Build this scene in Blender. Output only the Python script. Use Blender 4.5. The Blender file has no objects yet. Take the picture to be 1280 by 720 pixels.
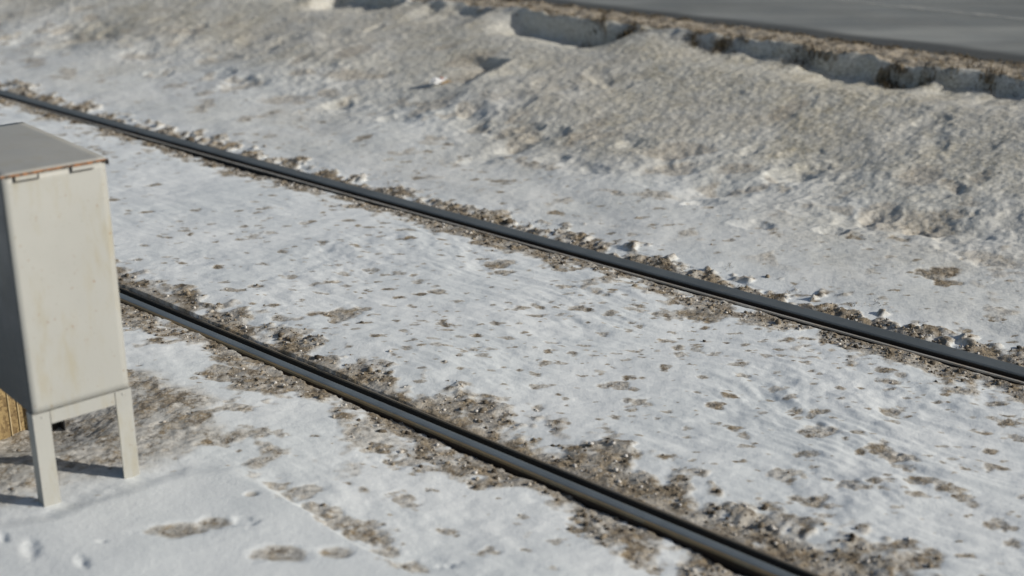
import bpy, bmesh, math, random
import numpy as np
from mathutils import Vector, Matrix
random.seed(7); RNG = np.random.default_rng(11)
scene = bpy.context.scene
COL = scene.collection

# ------------------------------------------------------------------ camera frame and track frame
H = 1.633                       # eye height above the rail heads
FPX = 1666.0
TH = math.atan(600 / FPX); CT, ST = math.cos(TH), math.sin(TH)
AZ = math.radians(-47.5968)
ES = np.array([-math.sin(AZ), -math.cos(AZ)])     # along the rails, towards the right of the view
EN = np.array([math.cos(AZ), -math.sin(AZ)])      # across the rails, away from the camera
N_NEAR, N_FAR = 2.352, 3.852
Z_ROAD = 0.41
N_CREST, N_ROAD = 6.40, 6.74

def xy(s, n): return s * ES[0] + n * EN[0], s * ES[1] + n * EN[1]
def sn(x, y): return x * ES[0] + y * ES[1], x * EN[0] + y * EN[1]
def sstep(a, b, x):
    t = np.clip((x - a) / (b - a), 0, 1); return t * t * (3 - 2 * t)
def zprof(n):                                     # long profile across the track, no detail
    n = np.asarray(n, float)
    rise = np.interp(n, [4.35, 4.75, 6.28, N_CREST, 6.6, 6.72, 30, 400], [0, .035, .375, Z_ROAD, Z_ROAD, Z_ROAD - .01, Z_ROAD, Z_ROAD])
    return rise
def ray(px, py):
    u, v = px - 640, 360 - py
    return np.array([u, FPX * CT + v * ST, -(FPX * ST - v * CT)])
def hit(px, py):                                  # where a line of sight meets the bare profile -> (s, n)
    r = ray(px, py); t0 = 0.2 * H / -r[2]; t = t0
    for i in range(4000):
        p = r * t; s, n = sn(p[0], p[1])
        if H + p[2] <= float(zprof(n)): return s, n
        t *= 1.0015
    return s, n
def s_at(px, n, z):                               # s of the point on line (n, z) seen in column px
    lo, hi = -60., 5.
    for i in range(60):
        m = (lo + hi) / 2; x, y = xy(m, n)
        depth = y * CT + (H - z) * ST
        if depth <= 0.05: hi = m; continue
        if 640 + FPX * x / depth > px: hi = m
        else: lo = m
    return (lo + hi) / 2

# ------------------------------------------------------------------ noise
_P = RNG.permutation(256).astype(np.int32); _P = np.concatenate([_P, _P])
_A = RNG.random(256) * 2 * math.pi; _GX = np.cos(_A).astype(np.float32); _GY = np.sin(_A).astype(np.float32)
def perlin(x, y):
    xi = np.floor(x).astype(np.int32); yi = np.floor(y).astype(np.int32)
    xf = (x - xi).astype(np.float32); yf = (y - yi).astype(np.float32)
    xi &= 255; yi &= 255
    u = xf * xf * xf * (xf * (xf * 6 - 15) + 10); v = yf * yf * yf * (yf * (yf * 6 - 15) + 10)
    def gr(ix, iy, dx, dy):
        h = _P[_P[ix & 255] + (iy & 255)]
        return _GX[h] * dx + _GY[h] * dy
    a = gr(xi, yi, xf, yf); b = gr(xi + 1, yi, xf - 1, yf)
    c = gr(xi, yi + 1, xf, yf - 1); d = gr(xi + 1, yi + 1, xf - 1, yf - 1)
    return ((a + u * (b - a)) * (1 - v) + (c + u * (d - c)) * v) * 1.5
def fbm(x, y, f, octv=3, gain=.5, off=0.):
    r = 0; a = 1.
    for i in range(octv):
        r = r + a * perlin(x * f + off + 17.3 * i, y * f - off + 9.1 * i); f *= 2.03; a *= gain
    return r

# ------------------------------------------------------------------ tagging helpers
def tag(o, label=None, cat=None, group=None, kind=None):
    if label: o['label'] = label
    if cat: o['category'] = cat
    if group: o['group'] = group
    if kind: o['kind'] = kind
    return o
def empty(name, loc, rz=0):
    o = bpy.data.objects.new(name, None); COL.objects.link(o); o.location = loc; o.rotation_euler = (0, 0, rz)
    o.empty_display_size = .1
    return o
def link(name, bm, m, parent=None, smooth=False, bevel=0):
    if bevel:
        bmesh.ops.bevel(bm, geom=[e for e in bm.edges if e.is_manifold and e.calc_face_angle(0) > .6], offset=bevel, segments=2, affect='EDGES', clamp_overlap=True)
    bmesh.ops.recalc_face_normals(bm, faces=bm.faces)
    me = bpy.data.meshes.new(name); bm.to_mesh(me); bm.free()
    if smooth:
        for p in me.polygons: p.use_smooth = True
    me.materials.append(m)
    o = bpy.data.objects.new(name, me); COL.objects.link(o)
    if parent: o.parent = parent
    return o
def box(bm, x0, x1, y0, y1, z0, z1):
    vs = [bm.verts.new((x, y, z)) for z in (z0, z1) for y in (y0, y1) for x in (x0, x1)]
    for f in ((0, 1, 3, 2), (4, 6, 7, 5), (0, 4, 5, 1), (2, 3, 7, 6), (0, 2, 6, 4), (1, 5, 7, 3)):
        bm.faces.new([vs[i] for i in f])

# ------------------------------------------------------------------ materials
class N:
    def __init__(s, name):
        s.m = bpy.data.materials.new(name); s.m.use_nodes = True; s.t = s.m.node_tree
        s.b = s.t.nodes['Principled BSDF']; s.out = s.t.nodes['Material Output']
        s.pos = s.t.nodes.new('ShaderNodeNewGeometry').outputs['Position']
    def lk(s, a, b): s.t.links.new(a, b)
    def put(s, sock, v):
        if isinstance(v, bpy.types.NodeSocket): s.lk(v, sock)
        else: sock.default_value = v
    def noise(s, scale, detail=3, rough=.55, stretch=None, rot=0., dist=0.):
        v = s.pos
        if stretch:
            mp = s.t.nodes.new('ShaderNodeMapping'); mp.inputs['Rotation'].default_value = (0, 0, rot)
            mp.inputs['Scale'].default_value = stretch; s.lk(v, mp.inputs[0]); v = mp.outputs[0]
        n = s.t.nodes.new('ShaderNodeTexNoise'); n.inputs['Scale'].default_value = scale
        n.inputs['Detail'].default_value = detail; n.inputs['Roughness'].default_value = rough
        n.inputs['Distortion'].default_value = dist
        s.lk(v, n.inputs['Vector']); return n.outputs[0]
    def vor(s, scale, rnd=1.):
        n = s.t.nodes.new('ShaderNodeTexVoronoi'); n.inputs['Scale'].default_value = scale
        n.inputs['Randomness'].default_value = rnd; s.lk(s.pos, n.inputs['Vector']); return n
    def math(s, op, a, b=0., c=None, clamp=False):
        n = s.t.nodes.new('ShaderNodeMath'); n.operation = op; n.use_clamp = clamp
        s.put(n.inputs[0], a); s.put(n.inputs[1], b)
        if c is not None: s.put(n.inputs[2], c)
        return n.outputs[0]
    def ramp(s, v, a, b, lo=0., hi=1.):
        n = s.t.nodes.new('ShaderNodeMapRange'); n.interpolation_type = 'SMOOTHSTEP'
        s.put(n.inputs[0], v); n.inputs[1].default_value = a; n.inputs[2].default_value = b
        n.inputs[3].default_value = lo; n.inputs[4].default_value = hi; return n.outputs[0]
    def mix(s, f, a, b):
        n = s.t.nodes.new('ShaderNodeMix'); n.data_type = 'RGBA'; s.put(n.inputs[0], f)
        for k, v in ((6, a), (7, b)):
            if isinstance(v, tuple) and len(v) == 3: v = (*v, 1)
            s.put(n.inputs[k], v)
        return n.outputs[2]
    def attr(s, name):
        n = s.t.nodes.new('ShaderNodeAttribute'); n.attribute_name = name; return n.outputs['Fac']
    def bump(s, h, strength, dist):
        n = s.t.nodes.new('ShaderNodeBump'); s.put(n.inputs['Strength'], strength); n.inputs['Distance'].default_value = dist
        s.lk(h, n.inputs['Height']); s.lk(n.outputs[0], s.b.inputs['Normal']); return n
    def set(s, **k):
        for a, v in k.items():
            a = {'color': 'Base Color', 'rough': 'Roughness', 'metal': 'Metallic', 'spec': 'Specular IOR Level'}[a]
            if isinstance(v, tuple) and len(v) == 3: v = (*v, 1)
            s.put(s.b.inputs[a], v)

def mat_ground():
    k = N('snow_and_dirt')
    dirt, grime_shade, ver, spk = k.attr('dirt'), k.attr('grime_shade'), k.attr('verge'), k.attr('smooth')
    # clean snow, faintly uneven
    n1 = k.noise(2.2, 4); n2 = k.noise(60, 3, .7)
    snow = k.mix(k.ramp(n1, .35, .65), (.735, .775, .785), (.79, .822, .828))
    # trodden, weathered snow of the slope: grey-buff with straw flecks
    fl = k.noise(95, 4, .75, (.42, 1, 1)); fl2 = k.noise(30, 4, .7, (.5, 1, 1)); big = k.noise(1.1, 3)
    gcol = k.mix(k.ramp(fl, .40, .60), (.72, .68, .575), (.345, .312, .225))
    gcol = k.mix(k.ramp(fl2, .50, .74, 0, .75), gcol, (.345, .30, .20))
    gcol = k.mix(k.ramp(big, .42, .62, 0, .3), gcol, (.55, .535, .50))
    g = k.math('MULTIPLY', grime_shade, k.ramp(k.noise(7, 4, .6), .3, .7, .72, 1.))
    c = k.mix(g, snow, gcol)
    # dirt and frozen slush
    d = k.math('ADD', dirt, k.math('MULTIPLY', k.math('SUBTRACT', k.noise(46, 5, .8), .5), 2.3))
    dm = k.ramp(d, .16, .92)
    dm = k.math('MULTIPLY', dm, k.ramp(k.noise(13, 4, .6), .30, .60, .62, 1.))
    dm = k.math('MULTIPLY', dm, k.ramp(dirt, .04, .18))
    b1 = k.noise(38, 4, .65); b2 = k.noise(120, 3, .7); b3 = k.noise(9, 3)
    dc = k.mix(k.ramp(b1, .36, .62), (.11, .078, .042), (.30, .228, .135))
    dc = k.mix(k.ramp(b3, .45, .62, 0, .5), dc, (.22, .185, .14))
    dc = k.mix(k.ramp(b2, .52, .68, 0, .55), dc, (.50, .45, .36))
    c = k.mix(k.math('MULTIPLY', dm, .95), c, dc)
    # soft stain round the dirt
    halo = k.math('MULTIPLY', k.ramp(dirt, .03, .5, 0, .6), k.math('SUBTRACT', 1., dm))
    c = k.mix(halo, c, (.50, .455, .38))
    # roadside verge: dead grass, sand and grit
    v1 = k.noise(11, 5, .75); v2 = k.noise(60, 3, .7)
    vc = k.mix(k.ramp(v1, .34, .52), (.11, .088, .058), (.40, .345, .265))
    vc = k.mix(k.ramp(v2, .56, .68), vc, (.60, .55, .47))
    c = k.mix(k.ramp(k.math('ADD', ver, k.math('MULTIPLY', k.math('SUBTRACT', v1, .5), .9)), .35, .6), c, vc)
    k.set(color=c, rough=k.ramp(dm, 0, 1, .62, .7), spec=.3)
    h = k.math('ADD', k.math('MULTIPLY', k.noise(130, 4, .65), .45), k.math('MULTIPLY', k.noise(45, 3, .6), .7))
    st = k.math('ADD', .22, k.math('ADD', k.math('MULTIPLY', dm, .6), k.math('MULTIPLY', grime_shade, .28)), clamp=True)
    k.bump(h, st, .012)
    return k.m

def mat_steel(name, base, rough, rust=(.13, .075, .04), rustamt=.3, metal=.9):
    k = N(name)
    st = (.25, 4, 4)
    r = k.ramp(k.noise(14, 5, .7), .62 - rustamt * .5, .72 - rustamt * .3)
    c = k.mix(r, base, rust)
    c = k.mix(k.ramp(k.noise(160, 2), .5, .75, 0, .3), c, tuple(x * .6 for x in base))
    c = k.mix(k.ramp(k.noise(4.5, 4, .65), .38, .66, 0, .5), c, tuple(x * .62 for x in base))
    k.set(color=c, rough=k.ramp(r, 0, 1, rough, .8), metal=k.ramp(r, 0, 1, metal, .1))
    k.bump(k.noise(220, 3), .25, .002)
    return k.m

M = {}
M['ground'] = mat_ground()
M['head'] = mat_steel('worn_running_steel', (.42, .455, .45), .52, rustamt=.02)
M['head_dull'] = mat_steel('dulled_running_steel', (.27, .29, .285), .58, rustamt=.02)
M['rust_edge'] = mat_steel('rusty_head_edge', (.30, .27, .19), .7, (.27, .20, .11), .7, .15)
M['side'] = mat_steel('dark_rail_side', (.045, .036, .03), .75, (.06, .04, .026), .6, .2)
M['groove'] = mat_steel('dark_groove', (.028, .028, .03), .7, (.03, .025, .02), .3, .2)  # near-black colour for the groove and the body of its lip
M['lip'] = mat_steel('worn_lip_steel', (.50, .47, .42), .5, (.35, .3, .24), .25, .3)
M['lip_dirty'] = mat_steel('dirty_lip_steel', (.19, .18, .16), .7, (.2, .17, .13), .6, .2)

def mat_paint(name, base, stain=1.):
    k = N(name)
    c = k.mix(k.ramp(k.noise(3.2, 4, .6), .35, .7), base, tuple(x * .93 for x in base))
    c = k.mix(k.ramp(k.noise(16, 4, .7, (1, 1, .25)), .48, .72, 0, .6 * stain), c, (base[0] * .86, base[1] * .78, base[2] * .6))
    c = k.mix(k.ramp(k.noise(70, 3, .6), .66, .73, 0, .55 * stain), c, (.25, .14, .06))
    c = k.mix(k.ramp(k.noise(140, 2, .5), .66, .72, 0, .5 * stain), c, (.30, .29, .26))
    k.set(color=c, rough=k.ramp(k.noise(9, 3), .3, .7, .42, .6), spec=.4)
    k.bump(k.math('ADD', k.noise(6, 2), k.math('MULTIPLY', k.noise(160, 2), .06)), .35, .006)
    return k.m
M['paint'] = mat_paint('cream_grey_paint', (.39, .395, .372))
M['lidpaint'] = mat_paint('weathered_lid_paint', (.40, .398, .37), .6)
M['shaded_side'] = mat_paint('shaded_side_paint', (.115, .125, .13), .5)  # cabinet paint darkened: shade of the side away from the sun, as colour
def mat_rust():
    k = N('edge_rust')
    k.set(color=k.mix(k.ramp(k.noise(60, 4, .7), .4, .6), (.09, .07, .055), (.30, .14, .06)), rough=.85)
    k.bump(k.noise(200, 3), .4, .003); return k.m
M['rust'] = mat_rust()
k = N('black_steel_and_shade'); k.set(color=k.mix(k.ramp(k.noise(40, 3), .4, .7), (.018, .018, .02), (.05, .045, .04)), rough=.7); M['black'] = k.m

def mat_osb():
    k = N('strand_board')
    v = k.t.nodes.new('ShaderNodeTexVoronoi'); v.inputs['Scale'].default_value = 95
    mp = k.t.nodes.new('ShaderNodeMapping'); mp.inputs['Scale'].default_value = (1, 1, .45)
    k.lk(k.pos, mp.inputs[0]); k.lk(mp.outputs[0], v.inputs['Vector'])
    sep = k.t.nodes.new('ShaderNodeSeparateColor'); k.lk(v.outputs['Color'], sep.inputs[0])
    c = k.mix(sep.outputs[0], (.17, .115, .05), (.38, .28, .13))
    c = k.mix(k.ramp(k.noise(110, 4, .75), .48, .62, 0, .8), c, (.10, .06, .022))
    k.set(color=c, rough=.75); k.bump(v.outputs['Distance'], .3, .004); return k.m
M['osb'] = mat_osb()
k = N('planed_batten'); k.set(color=k.mix(k.ramp(k.noise(30, 4, .6, (3, 3, .3)), .35, .65), (.36, .28, .15), (.46, .37, .22)), rough=.7); M['batten'] = k.m

def mat_asphalt():
    k = N('salted_asphalt')
    e = k.attr('edge')
    big = k.noise(.8, 4, .6, (1, 1, 1)); st = k.noise(1.6, 5, .65, (.10, 1.6, 1), math.radians(42.4))
    c = k.mix(k.ramp(st, .35, .7), (.21, .222, .215), (.34, .352, .335))
    c = k.mix(k.ramp(big, .4, .7, 0, .5), c, (.12, .13, .127))
    c = k.mix(k.ramp(k.noise(190, 2, .6), .5, .8, 0, .4), c, (.06, .06, .06))
    c = k.mix(e, c, (.050, .053, .052))
    k.set(color=c, rough=k.ramp(k.noise(3, 3), .3, .7, .55, .8)); k.bump(k.noise(230, 3, .7), .4, .004); return k.m
M['asphalt'] = mat_asphalt()
def mat_line():
    k = N('worn_road_paint')
    k.set(color=(.62, .62, .58), rough=.7)
    tr = k.t.nodes.new('ShaderNodeBsdfTransparent'); mx = k.t.nodes.new('ShaderNodeMixShader')
    k.lk(k.ramp(k.noise(14, 4, .7), .36, .66, 0, .42), mx.inputs[0]); k.lk(tr.outputs[0], mx.inputs[1]); k.lk(k.b.outputs[0], mx.inputs[2])
    k.lk(mx.outputs[0], k.out.inputs[0]); return k.m
M['line'] = mat_line()
def mat_tint(name, a, b, rough=.85):
    k = N(name)
    at = k.t.nodes.new('ShaderNodeAttribute'); at.attribute_name = 'tint'
    c = k.mix(at.outputs['Fac'], a, b)
    c = k.mix(k.ramp(k.noise(150, 2), .4, .7, 0, .4), c, tuple(x * .5 for x in a))
    k.set(color=c, rough=rough, spec=.12); return k.m
M['stone'] = mat_tint('grit_and_stones', (.075, .062, .048), (.34, .29, .22))
M['clod'] = mat_tint('frozen_snow_lumps', (.40, .36, .30), (.72, .71, .69), .85)
M['straw'] = mat_tint('dead_grass', (.085, .062, .035), (.42, .34, .20))
k = N('crumpled_foil'); k.set(color=(.82, .83, .84), rough=.35); M['white'] = k.m
k = N('red_print'); k.set(color=(.42, .17, .14), rough=.45); M['red'] = k.m
k = N('brown_card'); k.set(color=k.mix(k.ramp(k.noise(80, 3), .4, .6), (.26, .18, .10), (.36, .27, .16)), rough=.8); M['card'] = k.m

# ------------------------------------------------------------------ ground heightfield
def axis(a, b, d0, d1, far):
    v = [a]
    while v[-1] < b:
        t = (v[-1] - a) / (b - a); v.append(v[-1] + d0 + (d1 - d0) * t)
    lo, hi = [], []; d = .02; x = a
    while x > -far: x -= d; d *= 1.11; lo.append(x)
    d = .02; x = v[-1]
    while x < far: x += d; d *= 1.11; hi.append(x)
    return np.array(lo[::-1] + v + hi)
sa = axis(-10.2, -.4, .0105, .0050, 420)
na = axis(.95, 7.2, .0048, .0085, 420)
S, Nn = np.meshgrid(sa, na, indexing='ij')
print('grid', S.shape, S.size)
X, Y = xy(S, Nn)
R = sstep(40, 14, np.abs(S)) * sstep(30, 12, np.abs(Nn))       # detail only near the place itself
Zb = zprof(Nn)

# bank height along the road edge
cols = [(-400, .05), (-100, .03), (330, .03), (350, .11), (398, .11), (408, .02), (420, .02), (432, .12), (500, .13), (515, .03), (540, .03), (555, .075), (605, .075),
        (625, .03), (645, .05), (668, .15), (720, .19), (768, .18), (800, .06), (825, .03), (855, .035), (895, .085), (940, .10), (962, .11), (1040, .13), (1110, .15), (1200, .13), (1280, .12), (1500, .1), (2200, .02)]
bs = [s_at(c, N_CREST, Z_ROAD) for c, _ in cols]
hb = np.interp(sa, bs, [v for _, v in cols])[:, None]
hb = hb * (1 - .28 * sstep(-4.6, -4.2, S[:, :1]) * .3) * (.92 + .32 * fbm(S[:, :1], S[:, :1] * 0, 2.2, 3, .6, off=61))
wig = (fbm(S * 1.0, Nn * 0, 1.7, 3, off=3.) * .05)
nc = N_CREST + wig - .2 * (hb - .05) + fbm(S, S * 0, 4, 3, .5, off=44) * .012
up = sstep(-.065, .0, Nn - nc)
base_low = np.interp(Nn + .18 * fbm(X, Y, .9, 2, off=66) * sstep(5.95, 5.0, Nn), [3.95, 4.4, 4.8, 5.3, 6.40, 6.5], [0, .010, .05, .148, .412, .415])
bank = sstep(5.95, 6.33, Nn + wig) * (hb - .03) * .88
Z = np.where(Nn < 6.9, (np.minimum(base_low, Z_ROAD) - bank) * (1 - up) + (Z_ROAD + .006) * up, Z_ROAD)
Z = np.where(Nn < 4.0, 0., Z)

slope = sstep(4.2, 5.1, Nn) * sstep(nc - .02, nc - .07, Nn)         # 1 on the long slope
track = sstep(4.5, 4.1, Nn)
verge = sstep(nc - .03, nc + .02, Nn) * sstep(9, 7.5, Nn)
roadw = sstep(N_ROAD - .03, N_ROAD + .05, Nn) * sstep(14.6, 14.2, Nn)

# the raised smooth drift in the foreground and the trodden patch under the cabinet
def poly_sd(pts):                                                     # signed distance (inside > 0), only evaluated near
    P = np.array(pts); out = np.full(S.shape, -9.)
    i0, i1 = np.searchsorted(sa, [P[:, 0].min() - .5, P[:, 0].max() + .5]); j0, j1 = np.searchsorted(na, [P[:, 1].min() - .5, P[:, 1].max() + .5])
    s, n = S[i0:i1, j0:j1], Nn[i0:i1, j0:j1]; d = np.full(s.shape, 9.); ins = np.zeros(s.shape, bool)
    for a, b in zip(P, np.roll(P, -1, 0)):
        e = b - a; t = np.clip(((s - a[0]) * e[0] + (n - a[1]) * e[1]) / (e @ e), 0, 1)
        d = np.minimum(d, np.hypot(s - a[0] - t * e[0], n - a[1] - t * e[1]))
        c = ((a[1] > n) != (b[1] > n)) & (s < (b[0] - a[0]) * (n - a[1]) / (b[1] - a[1] + 1e-12) + a[0]); ins ^= c
    out[i0:i1, j0:j1] = np.where(ins, d, -d); return out
def pp(l): return [hit(*p) for p in l]
drift = poly_sd(pp([(-500, 690), (-100, 668), (60, 652), (120, 632), (178, 612), (235, 592), (290, 596), (335, 612), (375, 640), (415, 668), (455, 692), (540, 735), (640, 800), (500, 1100), (-700, 1100)]))
de = .012 + .03 * sstep(-2.3, -2.7, S)
drift_m = sstep(-de, de, drift + fbm(X, Y, 6, 2) * .012)
tread = poly_sd(pp([(-200, 640), (40, 618), (120, 600), (175, 585), (215, 572), (262, 545), (255, 505), (200, 470), (130, 470), (40, 500), (-200, 500)]))
tread_m = sstep(-.08, .06, tread + fbm(X, Y, 5, 2) * .05)

calm = 1 - .75 * drift_m
Z += R * (fbm(X, Y, .55, 2) * .016 + fbm(X, Y, 2.1, 2, off=4) * .006 * (1 - verge)) * (1 - roadw)
# wind ripples between the rails, running a little oblique to the track
a = math.radians(9); rs = S * math.cos(a) + Nn * math.sin(a); rn = -S * math.sin(a) + Nn * math.cos(a)
warp = fbm(X, Y, .9, 2, off=8) * .8
rip = fbm(rs * .2 + warp * .12, rn + warp * .2, 6.0, 3, .45, off=2)
ripm = sstep(2.3, 2.9, Nn) * sstep(4.0, 3.4, Nn) * sstep(-5.5, -2.6, S) * .5 + .2
Z += R * rip * .010 * ripm * track * calm
fr = fbm(rs * .25 + warp * .2, rn + warp * .15, 15, 3, .55, off=33)
Z += R * fr * .0042 * (ripm + .3) * track * calm
Z += R * fbm(X, Y, 7.5, 2, off=5) * .0022 * calm * (1 - verge)
Z += R * fbm(X, Y, 22, 3, .6, off=6) * .0016 * (.5 + 1.0 * slope) * calm
# trampled, crusted slope
tramp = sstep(4.55, 4.85, Nn) * sstep(5.75, 5.2, Nn + fbm(X, Y, .8, 2) * .25)
lump = np.abs(fbm(X, Y, 4.5, 3, .55, off=12))
Z += R * slope * (.08 + .22 * tramp) * (lump - .35) * .017
cr = fbm(X * 1.0, Y * 1.0, 34, 3, .65, off=21)
Z += R * slope * cr * .0017
crust = fbm(X, Y, 12, 2, .6, off=31); Z += R * slope * np.maximum(crust, -.1) * .003

DIRT_SHADE = np.zeros_like(Z); GR = (.30 * sstep(3.95, 4.2, Nn) + .70 * sstep(4.35, 5.55, Nn + .35 * fbm(X, Y, 1.3, 3, .6, off=88))) * np.clip(.93 + .25 * fbm(X, Y, .7, 2), 0, 1) * sstep(nc + .0, nc - .04, Nn)
def stamp(s0, n0, ra, rb, ang, depth=0., rim=0., dirt=0., edge=.35, ragged=.35, flat=2.0, relief=0.):
    r = max(ra, rb) * 1.9
    i0, i1 = np.searchsorted(sa, [s0 - r, s0 + r]); j0, j1 = np.searchsorted(na, [n0 - r, n0 + r])
    if i1 <= i0 or j1 <= j0: return
    s = S[i0:i1, j0:j1] - s0; n = Nn[i0:i1, j0:j1] - n0; c, d = math.cos(ang), math.sin(ang)
    u = (s * c + n * d) / ra; v = (-s * d + n * c) / rb
    q = np.sqrt(u * u + v * v)
    x, y = X[i0:i1, j0:j1], Y[i0:i1, j0:j1]
    q = q + ragged * fbm(x, y, .55 / min(ra, rb), 3, .6, off=s0 * 7)
    if depth or rim:
        Z[i0:i1, j0:j1] += -depth * sstep(1.0 + edge * .5, 1.0 - edge, q) + rim * np.exp(-((q - 1.25) / .22) ** 2)
    if dirt:
        DIRT_SHADE[i0:i1, j0:j1] = np.maximum(DIRT_SHADE[i0:i1, j0:j1], dirt * sstep(1.15, .55, q))
        if relief: Z[i0:i1, j0:j1] += relief * sstep(1.1, .5, q) * (fbm(x, y, 45, 2, off=3) + .2)

# dirt bands along the rails
def band(d, w, amp, off, k=1.):
    q = 1 - d / w + amp * fbm(X, Y, 5.5, 3, .6, off=off) + .35 * fbm(X, Y, 20, 2, .6, off=off + 3)
    return k * sstep(-.05, .75, q) * (d > -.02)
dnear, dfar = Nn - N_NEAR, Nn - N_FAR
wn = .135 + .06 * fbm(S, S * 0, .9, 2, off=40) + .055 * sstep(-3.2, -2.0, S) - .03 * sstep(-4.2, -5.5, S)
b = band(dnear - .06, wn + .02, .68, 50)
b = np.maximum(b, band(-dnear - .02, .13 + 0 * S, .9, 55, .95))
b = np.maximum(b, band(-dfar - .085, .12 + .08 * sstep(-4.5, -2.5, S), .9, 60, .95))
b = np.maximum(b, band(dfar - .03, .17 + 0 * S, .75, 65, 1.15))
DIRT_SHADE = np.maximum(DIRT_SHADE, b * R)
# broken dirt patches left of the near rail and by the cabinet
pz = sstep(.55, .2, np.abs(Nn - 2.02)) * sstep(-2.0, -3.0, S) * sstep(-7, -5.0, S)
DIRT_SHADE = np.maximum(DIRT_SHADE, R * .85 * sstep(.12, .55, fbm(X, Y, 4.2, 4, .6, off=70) - .25 + .38 * pz) * pz * (1 - drift_m))
DIRT_SHADE = np.maximum(DIRT_SHADE, R * tread_m * (.42 + .3 * sstep(-.5, .4, fbm(X, Y, 6, 3, .6, off=75))) * (1 - drift_m))
far_spots = sstep(-.02, .4, fbm(X, Y, 3.6, 3, .6, off=80) - .34) * sstep(4.1, 4.3, Nn) * sstep(5.6, 4.9, Nn)
DIRT_SHADE = np.maximum(DIRT_SHADE, R * far_spots * .45)
rough_zone = sstep(.1, .6, DIRT_SHADE)
Z += rough_zone * (fbm(X, Y, 26, 3, .65, off=90) * .0036 + .0005) * R
Z += sstep(.2, .0, np.abs(dfar - .16)) * rough_zone * R * (np.abs(fbm(X, Y, 9, 3, off=93)) * .024)
Z += sstep(.22, .0, np.abs(dnear - .2)) * rough_zone * R * (np.abs(fbm(X, Y, 8, 3, off=95)) * .008)
Z += drift_m * (.010 + .012 * sstep(-2.75, -2.3, S))

# spots seen in the photograph, (x, y, width px, dark)
spots = [(432, 396, 52, 1), (630, 333, 34, .9), (628, 343, 24, .9), (545, 369, 18, .9), (555, 408, 22, .9), (556, 416, 14, .8), (704, 360, 18, .8), (765, 394, 16, .9),
         (878, 395, 38, .9), (895, 503, 24, 1), (918, 533, 20, .9), (930, 543, 16, .8), (1121, 514, 28, .9), (1100, 562, 34, 1), (1122, 572, 34, 1), (1110, 570, 30, .8), (1138, 588, 14, .7), (1242, 582, 26, 1),
         (1020, 540, 46, .6), (1010, 622, 34, .8), (935, 556, 16, .8), (972, 486, 18, .7), (690, 428, 14, .6), (672, 468, 12, .6), (860, 533, 12, .6), (850, 440, 16, .6),
         (1186, 613, 26, .8), (1204, 624, 22, .8), (1095, 605, 18, .8), (1060, 603, 26, .6), (1078, 612, 18, .6), (985, 590, 34, .6), (1000, 652, 22, .7), (1250, 655, 30, .8), (1262, 676, 20, .8), (1235, 562, 20, .8),
         (1072, 692, 60, .9), (1130, 680, 34, .9), (1150, 700, 60, .8), (1245, 505, 24, .8), (1265, 530, 26, .9), (1228, 540, 18, .8), (1180, 345, 40, 1), (1188, 355, 26, 1), (1126, 300, 24, .9),
         (455, 176, 18, .9), (185, 264, 14, .9), (190, 228, 14, .8), (245, 262, 12, .8), (142, 247, 14, .9), (160, 267, 10, .7), (350, 315, 14, .8), (300, 300, 12, .7), (465, 340, 16, .7), (500, 345, 12, .7),
         (290, 368, 20, .8), (320, 362, 14, .7), (330, 333, 14, .7), (415, 356, 18, .8), (372, 402, 14, .7), (880, 470, 12, .6), (1205, 410, 20, .7), (1040, 425, 30, .9), (800, 500, 26, .7), (790, 508, 18, .6),
         (590, 440, 12, .6), (700, 395, 10, .6), (735, 300, 26, .9), (745, 297, 14, 1), (720, 655, 26, 1), (722, 640, 22, .8), (600, 600, 30, .8), (655, 640, 14, .7), (700, 672, 22, .6), (800, 690, 30, .8), (820, 705, 22, .7), (610, 690, 24, .7), (560, 660, 20, .6),
         (372, 622, 46, .6), (400, 640, 40, .6), (430, 655, 46, .7), (458, 668, 50, .8), (485, 688, 40, .7), (508, 706, 44, .7), (345, 612, 30, .6), (480, 560, 40, .8), (505, 575, 30, .8), (530, 583, 26, .7), (470, 555, 28, .7), (497, 622, 30, .7), (515, 630, 22, .6), (470, 668, 34, .9), (476, 675, 20, .9), (540, 610, 14, .6), (270, 558, 26, .6), (295, 515, 34, .6), (350, 545, 22, .6), (340, 480, 44, .7), (315, 600, 20, .3)]
for px, py, w, dk in spots:
    s0, n0 = hit(px, py); x, y = xy(s0, n0); dep = y * CT + H * ST
    r = w / FPX * dep / 2
    stamp(s0, n0, r * 1.3, r * .95, .74 + random.uniform(-.3, .3), depth=.001 + .03 * r, dirt=dk * .95, relief=.003, ragged=.75)
# footprints melted into the drift
for px, py, w, ratio, dk in [(225, 673, 78, .36, .62), (272, 664, 46, .45, .5), (350, 704, 76, .36, .62), (420, 701, 56, .34, .5), (315, 628, 17, .6, .6)]:
    s0, n0 = hit(px, py); x, y = xy(s0, n0); r = w / FPX * (y * CT + H * ST) / 2
    stamp(s0, n0, r, r * ratio * 1.5, AZ * 0 + math.atan2(-EN[0] * 0 + EN[0], ES[0]) , depth=.007, rim=.0, dirt=dk * 1.2, ragged=.3, edge=.75)
for px, py, w in [(305, 664, 30), (128, 686, 10), (560, 705, 20)]:
    s0, n0 = hit(px, py); x, y = xy(s0, n0); r = w / FPX * (y * CT + H * ST) / 2
    stamp(s0, n0, r, r * .7, random.uniform(0, 3), depth=.005, rim=.0, ragged=.8, edge=.7)
cs, cn = sn(-1.42, 3.44); stamp(cs, cn, .30, .24, .8, depth=.055, edge=.8, ragged=.15, dirt=.6)
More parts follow.
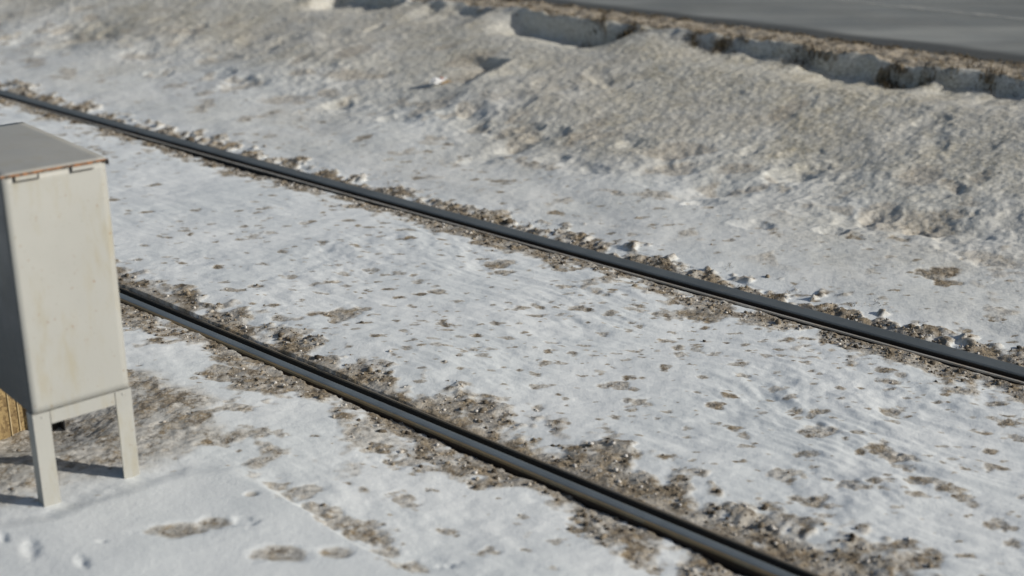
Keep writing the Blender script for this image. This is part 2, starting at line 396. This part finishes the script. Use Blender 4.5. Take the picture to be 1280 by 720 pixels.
for px, py, w, rt in [(4, 676, 20, .3), (40, 692, 34, .3), (104, 714, 24, .5)]:
    s0, n0 = hit(px, py); x, y = xy(s0, n0); r = w / FPX * (y * CT + H * ST) / 2
    stamp(s0, n0, r * 1.5, r * .6, .74 - 1.1, depth=.007, rim=.0, ragged=.3, edge=.95)
# small random specks, more of them to the right and near the rails
for i in range(6500):
    s0 = random.uniform(-9.5, -.6); n0 = random.choice([random.uniform(1.0, 2.3), random.uniform(2.5, 3.75), random.uniform(2.5, 3.75), random.uniform(2.5, 3.75), random.uniform(4.0, 4.7)])
    dens = .45 + .5 * sstep(-5.5, -2., s0) + .9 * float(perlin(np.array([s0 * 1.3]), np.array([n0 * 1.3]))[0])
    if random.random() > dens: continue
    ix, iy = np.searchsorted(sa, s0), np.searchsorted(na, n0)
    if drift_m[ix, iy] > .3: continue
    r = min(.032, .0075 * math.exp(random.gauss(0, .6)))
    stamp(s0, n0, r * random.uniform(1, 1.6), r * random.uniform(.7, 1.), random.uniform(.3, 1.1), depth=.0004 + .05 * r, dirt=random.uniform(.5, .95), relief=.002, ragged=.6)
# footprints on the slope: a trodden strip and a few stragglers
for i in range(230):
    s0 = random.uniform(-10, 0); n0 = random.gauss(5.0, .25) if random.random() < .8 else random.uniform(4.5, 5.8)
    if not 4.72 < n0 < 6.2: continue
    L = random.uniform(.06, .17)
    stamp(s0, n0, L, L * random.uniform(.4, .75), random.gauss(.5, .9), depth=random.uniform(.003, .012), rim=random.uniform(.0, .0025), dirt=random.choice([0, 0, .0, .4]), edge=.75, ragged=.3)
for px, py, w, dp in [(683, 165, 56, .05), (663, 158, 30, .03), (420, 130, 40, .04), (580, 140, 60, .03), (500, 150, 50, .03), (985, 212, 70, .035), (1165, 150, 40, .03), (350, 50, 50, .02), (600, 200, 50, .03), (690, 200, 40, .03), (640, 185, 34, .03),
                      (1100, 265, 50, .03), (1150, 285, 40, .03), (1230, 330, 40, .02), (880, 255, 44, .03), (940, 285, 46, .03), (200, 95, 40, .03), (60, 70, 34, .03), (300, 105, 40, .03), (1040, 290, 40, .03)]:
    s0, n0 = hit(px, py); x, y = xy(s0, n0); r = w / FPX * (y * CT + H * ST) / 2
    stamp(s0, n0, r, r * .62, random.uniform(.2, 1.0), depth=dp * .45, rim=dp * .08, edge=.75, ragged=.3)
# hollow with the litter in it
hA, hB = hit(556, 104), hit(606, 76)
hc = ((hA[0] + hB[0]) / 2, (hA[1] + hB[1]) / 2); ha = math.atan2(hB[1] - hA[1], hB[0] - hA[0]); hl = math.dist(hA, hB) * .6
hu = ((S - hc[0]) * math.cos(ha) + (Nn - hc[1]) * math.sin(ha)) / hl; hv = (-(S - hc[0]) * math.sin(ha) + (Nn - hc[1]) * math.cos(ha)) / .17
hq = hu + .0; hw = hv + .12 * fbm(X, Y, 6, 2, off=77)
hm = sstep(-1.0, -.72, hw) * sstep(1.4, -.75, hw) * sstep(1.05, .75, hq) * sstep(-1.1, -.2, hq)
Z -= .085 * hm * (.6 + .4 * np.clip(hq, -1, 1)); Z += .006 * np.exp(-((hw + 1.15) / .2) ** 2) * sstep(1.1, .8, np.abs(hq))
DIRT_SHADE = np.maximum(DIRT_SHADE, .5 * hm)  # shade inside the hollow painted in with the dirt colour
for px, rr in [(742, .07), (755, .05), (790, .06), (785, .04), (905, .06), (925, .05), (1005, .08), (1035, .09), (1050, .06), (1110, .07), (1130, .06), (1190, .06), (1235, .07), (600, .05), (520, .05), (400, .05)]:
    stamp(s_at(px, 6.37, .39), 6.37 + random.uniform(-.03, .03), rr * .9, rr * .3, random.uniform(-.3, .3), dirt=.95, relief=.015, ragged=.7)
# rough verge
Z += verge * (1 - roadw) * R * (fbm(X, Y, 9, 3, .6, off=101) * .009 + .002)
Z += sstep(nc - .14, nc - .04, Nn) * sstep(nc + .06, nc, Nn) * R * fbm(X, Y, 3.2, 3, .6, off=103) * .022
# carve a bed for the rails and the road
for nr, sg in ((N_NEAR, 1), (N_FAR, -1)):
    d = (Nn - nr) * sg                                   # + on the gauge side
    jag = fbm(X, Y, 11, 3, .6, off=110) * .010
    # outer side: ground sits about 3 cm under the head, its edge ragged
    Z -= R * ((.012 if sg > 0 else .022) * sstep(-.42 , -.06, d + .06 * fbm(X, Y, 3, 2, off=7)) + .006 * sstep(-.12, -.045, d + jag * 2)) * sstep(.02, -.02, d)
    Z -= R * .010 * sstep(.25, .10, d) * sstep(.02, .06, d)
    lo_, hi_ = (-.019 - .007, .0625) if sg > 0 else (-.044 - .007, .088)
    inside = (d > lo_ - jag) & (d < hi_)
    Z = np.where(inside, np.minimum(Z, -.075), Z)
Z = np.where((Nn > N_FAR + .2), Z, np.minimum(Z, np.where(np.minimum(np.abs(dnear), np.abs(dfar)) < .13, .004, 9)))
Z -= roadw * .05
VG = verge * (1 - .3 * sstep(.3, -.3, fbm(X, Y, 6, 3, off=120)))

def grid_mesh(name, X, Y, Z, attrs):
    a, b = X.shape; me = bpy.data.meshes.new(name)
    me.vertices.add(a * b); me.vertices.foreach_set('co', np.stack([X, Y, Z], -1).astype(np.float32).ravel())
    idx = np.arange(a * b).reshape(a, b)
    q = np.stack([idx[:-1, :-1], idx[1:, :-1], idx[1:, 1:], idx[:-1, 1:]], -1).reshape(-1, 4)
    me.loops.add(q.size); me.loops.foreach_set('vertex_index', q.ravel().astype(np.int32))
    me.polygons.add(len(q)); me.polygons.foreach_set('loop_start', (np.arange(len(q)) * 4).astype(np.int32))
    me.polygons.foreach_set('use_smooth', np.ones(len(q), bool))
    for k, v in attrs.items():
        at = me.attributes.new(k, 'FLOAT', 'POINT'); at.data.foreach_set('value', v.astype(np.float32).ravel())
    me.update(calc_edges=True); return me
me = grid_mesh('ground', X, Y, Z, {'dirt': DIRT_SHADE, 'grime_shade': np.maximum(GR * R, .8 * (Nn > nc - .15) * (Nn < 7)) + .3 * (1 - R), 'verge': VG})  # bank face gets extra grime colour that paints its shadow darker
me.materials.append(M['ground'])
g = bpy.data.objects.new('ground', me); COL.objects.link(g); tag(g, kind='structure')
def zat(s, n):
    i = min(max(np.searchsorted(sa, s), 1), len(sa) - 1); j = min(max(np.searchsorted(na, n), 1), len(na) - 1)
    return float(Z[i, j])
def dat(s, n):
    i = min(np.searchsorted(sa, s), len(sa) - 1); j = min(np.searchsorted(na, n), len(na) - 1)
    return float(DIRT_SHADE[i, j])

# ------------------------------------------------------------------ road
rs_ = axis(-12, 0, .05, .05, 400)[::1]; rn_ = np.concatenate([np.arange(N_ROAD - .03, N_ROAD + .7, .012), np.arange(N_ROAD + .75, 14.3, .12)])
RS, RN = np.meshgrid(rs_, rn_, indexing='ij'); RX, RY = xy(RS, RN)
edge = sstep(.34, .18, RN - N_ROAD + .05 * fbm(RX, RY, 1.5, 2)) * .9
RZ = Z_ROAD - .004 + .03 * (1 - ((RN - 10.5) / 3.8) ** 2) + fbm(RX, RY, 1.2, 2) * .002
RZ = RZ - sstep(N_ROAD + .03, N_ROAD - .03, RN) * .0
rm = grid_mesh('road', RX, RY, RZ, {'edge': edge}); rm.materials.append(M['asphalt'])
o = bpy.data.objects.new('road', rm); COL.objects.link(o); tag(o, kind='structure')
def road_z(n): return Z_ROAD - .004 + .03 * (1 - ((n - 10.5) / 3.8) ** 2)
# worn edge line
bm = bmesh.new(); nl = 0
def solve_n(px, py):
    r = ray(px, py); t = (road_z(8) - H) / r[2]; p = r * t; return sn(p[0], p[1])
nl = (solve_n(1160, 13)[1] + solve_n(1270, 24)[1]) / 2
print('line n', nl, solve_n(1160, 13), solve_n(1270, 24))
vs = []
for i in range(220):
    s = -5.2 + i * .05; w = .045 + .012 * math.sin(i * 1.3) + random.uniform(-.008, .008)
    vs.append([bm.verts.new((*xy(s, nl + d), road_z(nl + d) + .006)) for d in (-w, 0, w)])
for p, q in zip(vs, vs[1:]):
    for j in (0, 1): bm.faces.new((p[j], q[j], q[j + 1], p[j + 1]))
o = link('road_marking', bm, M['line']); tag(o, kind='structure')

# ------------------------------------------------------------------ grooved rails
def extrude(prof, s0, s1, nr, sg, step=.5):
    bm = bmesh.new(); rings = []
    k = max(2, int((s1 - s0) / step)); ss = [s0 + (s1 - s0) * i / k for i in range(k + 1)]
    for s in ss: rings.append([bm.verts.new((*xy(s, nr + sg * d), z)) for d, z in prof])
    m = len(prof)
    for a, b in zip(rings, rings[1:]):
        for j in range(m): bm.faces.new((a[j], b[j], b[(j + 1) % m], a[(j + 1) % m]))
    bm.faces.new(rings[0]); bm.faces.new(rings[-1][::-1]); return bm
def rail(nr, sg, label, headm, lipm, rusty):
    root = empty('grooved_rail', (0, 0, 0)); tag(root, label, 'rail', 'rails of the track')
    S0, S1 = -70, 25
    def P(name, prof, m, parent=root):
        o = link(name, extrude(prof, S0, S1, nr, sg), m); 
        if parent: o.parent = parent
        return o
    if rusty: a, b, g1, g2, zl = -.021, .0185, .0505, .0600, -.0065
    else: a, b, g1, g2, zl = -.044, .034, .0640, .0770, -.0045
    if rusty:
        P('rail_head', [(a + .0075, -.0015), (a + .013, .0), (b - .008, .0), (b - .002, -.0025), (b, -.010), (b, -.040), (a + .0075, -.040)], headm)
        P('head_edge', [(a + .0072, -.0019), (a + .002, -.0045), (a, -.0100), (a + .0072, -.0100)], M['rust_edge'])
        P('head_side', [(a + .0072, -.0105), (a + .0003, -.0105), (a + .002, -.040), (a + .0072, -.040)], M['side'])
    else:
        P('rail_head', [(a, -.010), (a + .004, -.0025), (a + .012, .0), (b - .008, .0), (b - .002, -.003), (b - .002, -.040), (a, -.040)], headm)
        P('head_side', [(b - .0017, -.0060), (b, -.010), (b, -.040), (b - .0017, -.040)], M['side'])
    P('groove', [(b + .0005, -.0395), (g1 - .0005, -.0395), (g1 - .0005, -.047), (b + .0005, -.047)], M['groove'])
    lp = P('guard_lip', [(g1, -.047), (g1, zl - .005), (g2, zl - .005), (g2, -.047)], M['groove'])
    P('lip_edge', [(g1 + (.002 if rusty else .001), zl - .0048), (g1 + .003, zl), (g2 - .001, zl), (g2, zl - .0048)], lipm, lp)
    P('rail_web', [(a + .004, -.0405), (b, -.0405), (b, -.0475), (g2, -.0475), (g2 - .003, -.06), (.012, -.072), (.007, -.155), (-.007, -.155), (-.012, -.072)], M['side'])
    P('rail_foot', [(-.09, -.18), (-.09, -.168), (-.01, -.1555), (.01, -.1555), (.09, -.168), (.09, -.18)], M['side'])
rail(N_NEAR, 1, 'nearer steel rail, blue-grey worn top with a rusty edge, running past the cabinet', M['head'], M['lip_dirty'], True)
rail(N_FAR, -1, 'farther steel rail below the snowy slope, dull grey top and thin bright lip', M['head_dull'], M['lip'], False)

# ------------------------------------------------------------------ cabinet
A0 = np.array([-1.157, 2.924]); W = .249; DPT = .505
ux = np.array([.7547, .6561]); ang = math.atan2(ux[1], ux[0])
cab = empty('equipment_cabinet', (A0[0], A0[1], 0), ang)
tag(cab, 'cream grey metal cabinet with rusty hinges standing on angle legs beside the nearer rail', 'cabinet')
ZB, ZT = .255, .846; T = .002
# local frame: x along the front, y to the back
def L(name, f, m, parent=cab, bevel=0):
    bm = bmesh.new(); f(bm); return link(name, bm, m, parent, bevel=bevel)
def front(bm):     # sheet with slight dents so that it does not read as a perfect plane
    nx, nz = 16, 34; v = [[bm.verts.new((.0005 + (W - .001) * i / nx, -.0008 + .0016 * math.sin(3.1 * i / nx + .6) * math.sin(3.1 * j / nz) + random.uniform(-.00012, .00012), ZB + (ZT - .004 - ZB) * j / nz)) for i in range(nx + 1)] for j in range(nz + 1)]
    for j in range(nz):
        for i in range(nx): bm.faces.new((v[j][i], v[j][i + 1], v[j + 1][i + 1], v[j + 1][i]))
    ret = bmesh.ops.extrude_face_region(bm, geom=bm.faces[:])
    for e in ret['geom']:
        if isinstance(e, bmesh.types.BMVert): e.co.y += .005
fo = L('front_panel', front, M['paint'])
for p in fo.data.polygons: p.use_smooth = abs(p.normal.y) > .9
L('side_panel', lambda b: box(b, -.001, .0015, .006, DPT - .004, ZB, ZT - .003), M['shaded_side'])
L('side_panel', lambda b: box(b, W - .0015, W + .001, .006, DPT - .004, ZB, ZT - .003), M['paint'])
L('back_panel', lambda b: box(b, .003, W - .003, DPT - .007, DPT - .003, ZB, ZT - .003), M['paint'])
L('floor_panel', lambda b: box(b, .003, W - .003, .007, DPT - .008, ZB + .002, ZB + .005), M['black'])
def skirt(bm):
    box(bm, .0415, W - .0415, -.0035, .0005, ZB - .036, ZB - .0015)
    box(bm, W - .001, W + .003, .03, DPT - .045, ZB - .036, ZB - .0015)
    box(bm, .0415, W - .0415, DPT - .0045, DPT - .0005, ZB - .036, ZB - .0015)
L('base_frame', skirt, M['paint'])
for fx in (0, 1):
    for fy in (0, 1):
        def leg(bm, fx=fx, fy=fy):
            x0, x1 = (-.003, .0395) if not fx else (W - .0395, W + .003)
            y0, y1 = (-.004, .0) if not fy else (DPT - .004, DPT)
            box(bm, x0, x1, y0, y1, -.12, ZB - .0015)
            xa, xb = (-.003, .001) if not fx else (W - .001, W + .003)
            ya, yb = (y1 + .0002, y1 + .034) if not fy else (y0 - .034, y0 - .0002)
            box(bm, xa, xb, ya, yb, -.12, ZB - .0015)
        L('leg', leg, M['paint'] if not (fx == 1 and fy == 1) else M['black'], bevel=.0007)  # rear right leg is coloured black to stand in for its shade
def lid(bm):
    nx, ny = 12, 20; o_ = .004
    v = [[bm.verts.new((-o_ + (W + 2 * o_ + .002) * i / nx, -o_ - .002 + (DPT + .010) * j / ny, ZT + .004 + .0028 * math.sin(math.pi * i / nx) * math.sin(math.pi * j / ny) + random.uniform(-.0002, .0002))) for i in range(nx + 1)] for j in range(ny + 1)]
    v[0][nx].co.z -= .004; v[0][nx - 1].co.z -= .0005
    for j in range(ny):
        for i in range(nx): bm.faces.new((v[j][i], v[j][i + 1], v[j + 1][i + 1], v[j + 1][i]))
    ret = bmesh.ops.extrude_face_region(bm, geom=bm.faces[:])
    for e in ret['geom']:
        if isinstance(e, bmesh.types.BMVert): e.co.z -= .0022
ld = L('lid', lid, M['lidpaint'])
for p in ld.data.polygons: p.use_smooth = abs(p.normal.z) > .9
def rimf(bm):       # rusted front edge of the lid, eaten unevenly
    n = 40; x0, x1 = -.004, W + .005; tp, bt = [], []
    for i in range(n + 1):
        x = x0 + (x1 - x0) * i / n; d = .0022 + random.uniform(0, .0022)
        tp.append((x, ZT + .0035)); bt.append((x, ZT + .0022 - d))
    for i in range(n):
        vs = [bm.verts.new((p[0], y, p[1])) for y in (-.0072, -.0062) for p in (tp[i], tp[i + 1], bt[i + 1], bt[i])]
        for f in ((0, 1, 2, 3), (7, 6, 5, 4), (0, 4, 5, 1), (3, 2, 6, 7)): bm.faces.new([vs[q] for q in f])
rm_ = L('lid_edge', rimf, M['rust'], ld)
L('corner_flange', lambda b: (box(b, W + .0035, W + .0065, -.0075, .012, ZT - .012, ZT + .0015), box(b, W - .004, W + .0033, -.0088, -.0074, ZT - .003, ZT + .001)), M['black'], ld, bevel=.0006)
for hx in (.030, .165):
    hp = L('hinge', lambda b: box(b, hx, hx + .052, -.0048, -.0016, ZT - .0135, ZT - .0015), M['paint'], bevel=.0005)
    def ol(bm, hx=hx):
        box(bm, hx - .0025, hx - .0003, -.0066, -.0012, ZT - .0165, ZT - .0012)
        box(bm, hx, hx + .052, -.0056, -.0012, ZT - .0165, ZT - .0138)
        if hx < .1: box(bm, hx + .0523, hx + .0545, -.0066, -.0012, ZT - .0165, ZT + .003)
    L('hinge_rim', ol, M['black'], hp)
    L('hinge_pin', lambda b: box(b, hx + .002, hx + .050, -.0070, -.0050, ZT - .0032, ZT - .0010), M['rust'], hp)
# a few rust freckles are in the paint; rivets along the base line
for rx in (.02, W - .02):
    def rv(bm, rx=rx):
        bmesh.ops.create_uvsphere(bm, u_segments=10, v_segments=6, radius=.0032, matrix=Matrix.Translation((rx, -.0045, ZB - .012)) @ Matrix.Diagonal((1, .5, 1, 1)))
    L('bolt', rv, M['paint'])

# ------------------------------------------------------------------ strand-board crate behind the cabinet
ca = np.array([-1.385, 3.47])            # its front right foot
crate = empty('wooden_crate', (ca[0], ca[1], -.07), ang + .12)
tag(crate, 'tan strand board crate with pale battens standing in the snow behind the cabinet', 'crate')
def C(name, f, m): return L(name, f, m, crate, .001)
CW, CD, CH = .40, .22, .27
C('front_board', lambda b: box(b, -CW, 0, 0, .010, 0, CH), M['osb'])
C('side_board', lambda b: box(b, -.010, 0, .0105, CD, 0, CH), M['osb'])
C('side_board', lambda b: box(b, -CW, -CW + .010, .0105, CD, 0, CH), M['osb'])
C('back_board', lambda b: box(b, -CW + .0105, -.0105, CD - .010, CD, 0, CH), M['osb'])
C('top_board', lambda b: box(b, -CW - .004, .004, -.008, CD + .004, CH + .0005, CH + .010), M['osb'])
for bx in (-.032, -.058, -.20, -.36): C('batten', lambda b: box(b, bx, bx + .0032, -.0035, -.0003, .002, CH - .002), M['batten'])

# ------------------------------------------------------------------ litter in the hollow
def crumple(name, m, parent, cx, cy, cz, rx, ry, rz, seed, sub=3, amp=.35):
    r = random.Random(seed); bm = bmesh.new(); bmesh.ops.create_icosphere(bm, subdivisions=sub, radius=1)
    for v in bm.verts:
        p = v.co; q = 1 + amp * (math.sin(p.x * 5 + seed) * math.sin(p.y * 6 + 2 * seed) + .6 * math.sin(p.z * 9 + p.x * 7)) + r.uniform(-.10, .10)
        v.co = Vector((cx + p.x * rx * q, cy + p.y * ry * q, cz + p.z * rz * q))
    return link(name, bm, m, parent)
ls, ln = hit(548, 104); lx, ly = xy(ls, ln); lz = zat(ls, ln)
lit = empty('crumpled_wrapper', (lx, ly, lz), .5)
tag(lit, 'crumpled white wrapper with red print and brown card in a snowy hollow', 'litter')
crumple('wrapper_sheet', M['white'], lit, -.018, -.005, .022, .034, .026, .018, 3)
crumple('printed_flap', M['red'], lit, .030, .024, .030, .012, .009, .007, 5, 2)
def strip(bm):
    vs = []
    for i in range(9):
        t = i / 8; x = -.01 + .075 * t; y = -.02 + .035 * t + .004 * math.sin(t * 9); z = .012 + .024 * t + .004 * math.sin(t * 7)
        vs.append([bm.verts.new((x, y + d, z + dz)) for d, dz in ((-.006, 0), (.006, .004), (.006, .001), (-.006, -.003))])
    for a_, b_ in zip(vs, vs[1:]):
        for j in range(4): bm.faces.new((a_[j], b_[j], b_[(j + 1) % 4], a_[(j + 1) % 4]))
    bm.faces.new(vs[0]); bm.faces.new(vs[-1][::-1])
L('white_strip', strip, M['white'], lit)
crumple('card', M['card'], lit, .040, -.012, .012, .045, .014, .010, 8, 2)

# ------------------------------------------------------------------ scattered grit, frozen lumps and dead grass (uncountable)
def rocks(name, pts, m, seed):
    r = np.random.default_rng(seed)
    ico = bmesh.new(); bmesh.ops.create_icosphere(ico, subdivisions=1, radius=1); ico.verts.ensure_lookup_table()
    V = np.array([v.co[:] for v in ico.verts]); Fc = np.array([[v.index for v in f.verts] for f in ico.faces]); ico.free()
    pts = np.array(pts); k = len(pts); nv = len(V)
    jit = 1 + r.uniform(-.28, .28, (k, nv, 1)); sc = r.uniform(.6, 1.2, (k, 1, 3)) * [1, 1, .72]
    P = V[None] * jit * sc * pts[:, 3, None, None]
    a = r.uniform(0, 6.28, k); c, s = np.cos(a)[:, None], np.sin(a)[:, None]
    x = P[..., 0] * c - P[..., 1] * s; y = P[..., 0] * s + P[..., 1] * c
    P = np.stack([x, y, P[..., 2]], -1) + pts[:, None, :3]
    F = (Fc[None] + np.arange(k)[:, None, None] * nv).reshape(-1, 3)
    me = bpy.data.meshes.new(name); me.vertices.add(k * nv); me.vertices.foreach_set('co', P.astype(np.float32).ravel())
    me.loops.add(F.size); me.loops.foreach_set('vertex_index', F.ravel().astype(np.int32))
    me.polygons.add(len(F)); me.polygons.foreach_set('loop_start', (np.arange(len(F)) * 3).astype(np.int32))
    at = me.attributes.new('tint', 'FLOAT', 'POINT'); at.data.foreach_set('value', np.repeat(pts[:, 4], nv).astype(np.float32))
    me.update(calc_edges=True); me.materials.append(m)
    o = bpy.data.objects.new(name, me); COL.objects.link(o); return o
st, cl = [], []
for i in range(60000):
    s0 = random.uniform(-9.5, -.5)
    n0 = random.choice([N_NEAR + .09 + abs(random.gauss(0, .13)), N_NEAR - .05 - abs(random.gauss(0, .12)), N_FAR + .05 + abs(random.gauss(0, .09)), N_FAR - .1 - abs(random.gauss(0, .07)), random.uniform(1.1, 6.0)])
    d = dat(s0, n0)
    if d < .45 or random.random() > d * .35: continue
    x, y = xy(s0, n0); z = zat(s0, n0)
    if random.random() < .72:
        r = .0035 * math.exp(random.gauss(0, .5)); st.append((x, y, z + r * .2, r, random.random() ** 1.6))
    else:
        r = min(.009, .0034 * math.exp(random.gauss(0, .5))); cl.append((x, y, z + r * .3, r, random.random()))
for i in range(900):
    s0 = random.uniform(-10, 0); n0 = random.gauss(6.62, .09) if random.random() < .6 else random.uniform(6.35, 6.8)
    x, y = xy(s0, n0); z = max(zat(s0, n0), road_z(n0) if n0 > N_ROAD else -1)
    r = min(.011, .0045 * math.exp(random.gauss(0, .5))); (st if random.random() < .8 else cl).append((x, y, z + r * .2, r, random.random()))
o = rocks('loose_grit', st, M['stone'], 1); tag(o, 'brown grit and small stones frozen along both rails', 'grit', kind='stuff')
o = rocks('frozen_slush_lumps', cl, M['clod'], 2); tag(o, 'small pale lumps of frozen slush scattered in the dirt', 'slush', kind='stuff')

bm = bmesh.new(); tl = bm.verts.layers.float.new('tint')
def tuft(s0, n0, nb, hgt, spread, dark):
    for j in range(nb):
        s = s0 + random.gauss(0, spread); n = n0 + random.gauss(0, spread); x, y = xy(s, n); z = zat(s, n) - .004
        h = hgt * random.uniform(.4, 1.1); a = random.uniform(0, 6.28); ln_ = random.uniform(.2, 1.1) * h; w = random.uniform(.0012, .0026)
        pa = a + 1.57; t = min(1, max(0, random.gauss(.55 - dark, .25))); pr = None
        for q in (0, .5, 1):
            cx, cy, cz = x + math.cos(a) * ln_ * q * q, y + math.sin(a) * ln_ * q * q, z + h * q * (1 - .3 * q)
            ww = w * (1 - q * .8); c = [bm.verts.new((cx + math.cos(pa) * ww * k_, cy + math.sin(pa) * ww * k_, cz)) for k_ in (-1, 1)]
            for v in c: v[tl] = t
            if pr: bm.faces.new((pr[0], pr[1], c[1], c[0]))
            pr = c
for i in range(420):
    s0 = random.uniform(-9.5, -.5)
    if random.random() < .55: tuft(s0, random.gauss(6.70, .035), random.randint(14, 40), .034, .03, .4)
    else: tuft(s0, random.gauss(6.44, .05), random.randint(8, 22), .03, .022, .3)
for px in (744, 752, 790, 786, 900, 912, 1000, 1010, 1110, 1122, 1130, 870, 880, 1160, 1230):
    tuft(s_at(px, 6.36, .38) + random.uniform(-.03, .03), 6.34 + random.uniform(-.05, .04), 70, .06, .03, .5)
for i in range(70):
    s0 = random.uniform(-9.5, -.5); tuft(s0, N_FAR + .1 + abs(random.gauss(0, .05)), random.randint(5, 14), .018, .014, .3)
for i in range(420):
    tuft(random.uniform(-10, 0), random.uniform(4.9, 6.3), random.randint(1, 4), .014, .02, -.15)
me = bpy.data.meshes.new('dry_grass'); bm.to_mesh(me); bm.free(); me.materials.append(M['straw'])
o = bpy.data.objects.new('dry_grass', me); COL.objects.link(o); tag(o, 'short dead grass poking through the snow along the road edge', 'grass', kind='stuff')

# ------------------------------------------------------------------ light
SUN_EL = math.radians(25); sd = Vector((.967, -.253, 0)).normalized()     # horizontal direction towards the sun
sunv = Vector((sd.x * math.cos(SUN_EL), sd.y * math.cos(SUN_EL), math.sin(SUN_EL)))
sl = bpy.data.lights.new('sun', 'SUN'); sl.energy = 3.3; sl.angle = math.radians(.5); sl.color = (1, .95, .87)
so = bpy.data.objects.new('sun', sl); COL.objects.link(so); so.rotation_euler = (-sunv).to_track_quat('-Z', 'Y').to_euler()
w = bpy.data.worlds.new('World'); scene.world = w; w.use_nodes = True; nt = w.node_tree
sky = nt.nodes.new('ShaderNodeTexSky'); sky.sky_type = 'NISHITA'; sky.sun_disc = False
sky.sun_elevation = SUN_EL; sky.sun_rotation = math.atan2(sunv.x, sunv.y)
sky.air_density = 1.0; sky.dust_density = 2.0; sky.ozone_density = 1.0
bg = nt.nodes['Background']; nt.links.new(sky.outputs[0], bg.inputs[0]); bg.inputs[1].default_value = .055

# ------------------------------------------------------------------ camera
cd = bpy.data.cameras.new('camera'); cam = bpy.data.objects.new('camera', cd); COL.objects.link(cam)
cam.location = (0, 0, H); cam.rotation_euler = (math.pi / 2 - TH, 0, 0)
cd.sensor_width = 36; cd.lens = FPX / 1280 * 36; cd.clip_end = 1500; cd.clip_start = .05
cd.dof.use_dof = True; cd.dof.focus_distance = 4.3; cd.dof.aperture_fstop = 1.7
scene.camera = cam
vs_ = scene.view_settings; vs_.view_transform = 'Standard'; vs_.look = 'None'; vs_.gamma = 1; vs_.exposure = .13
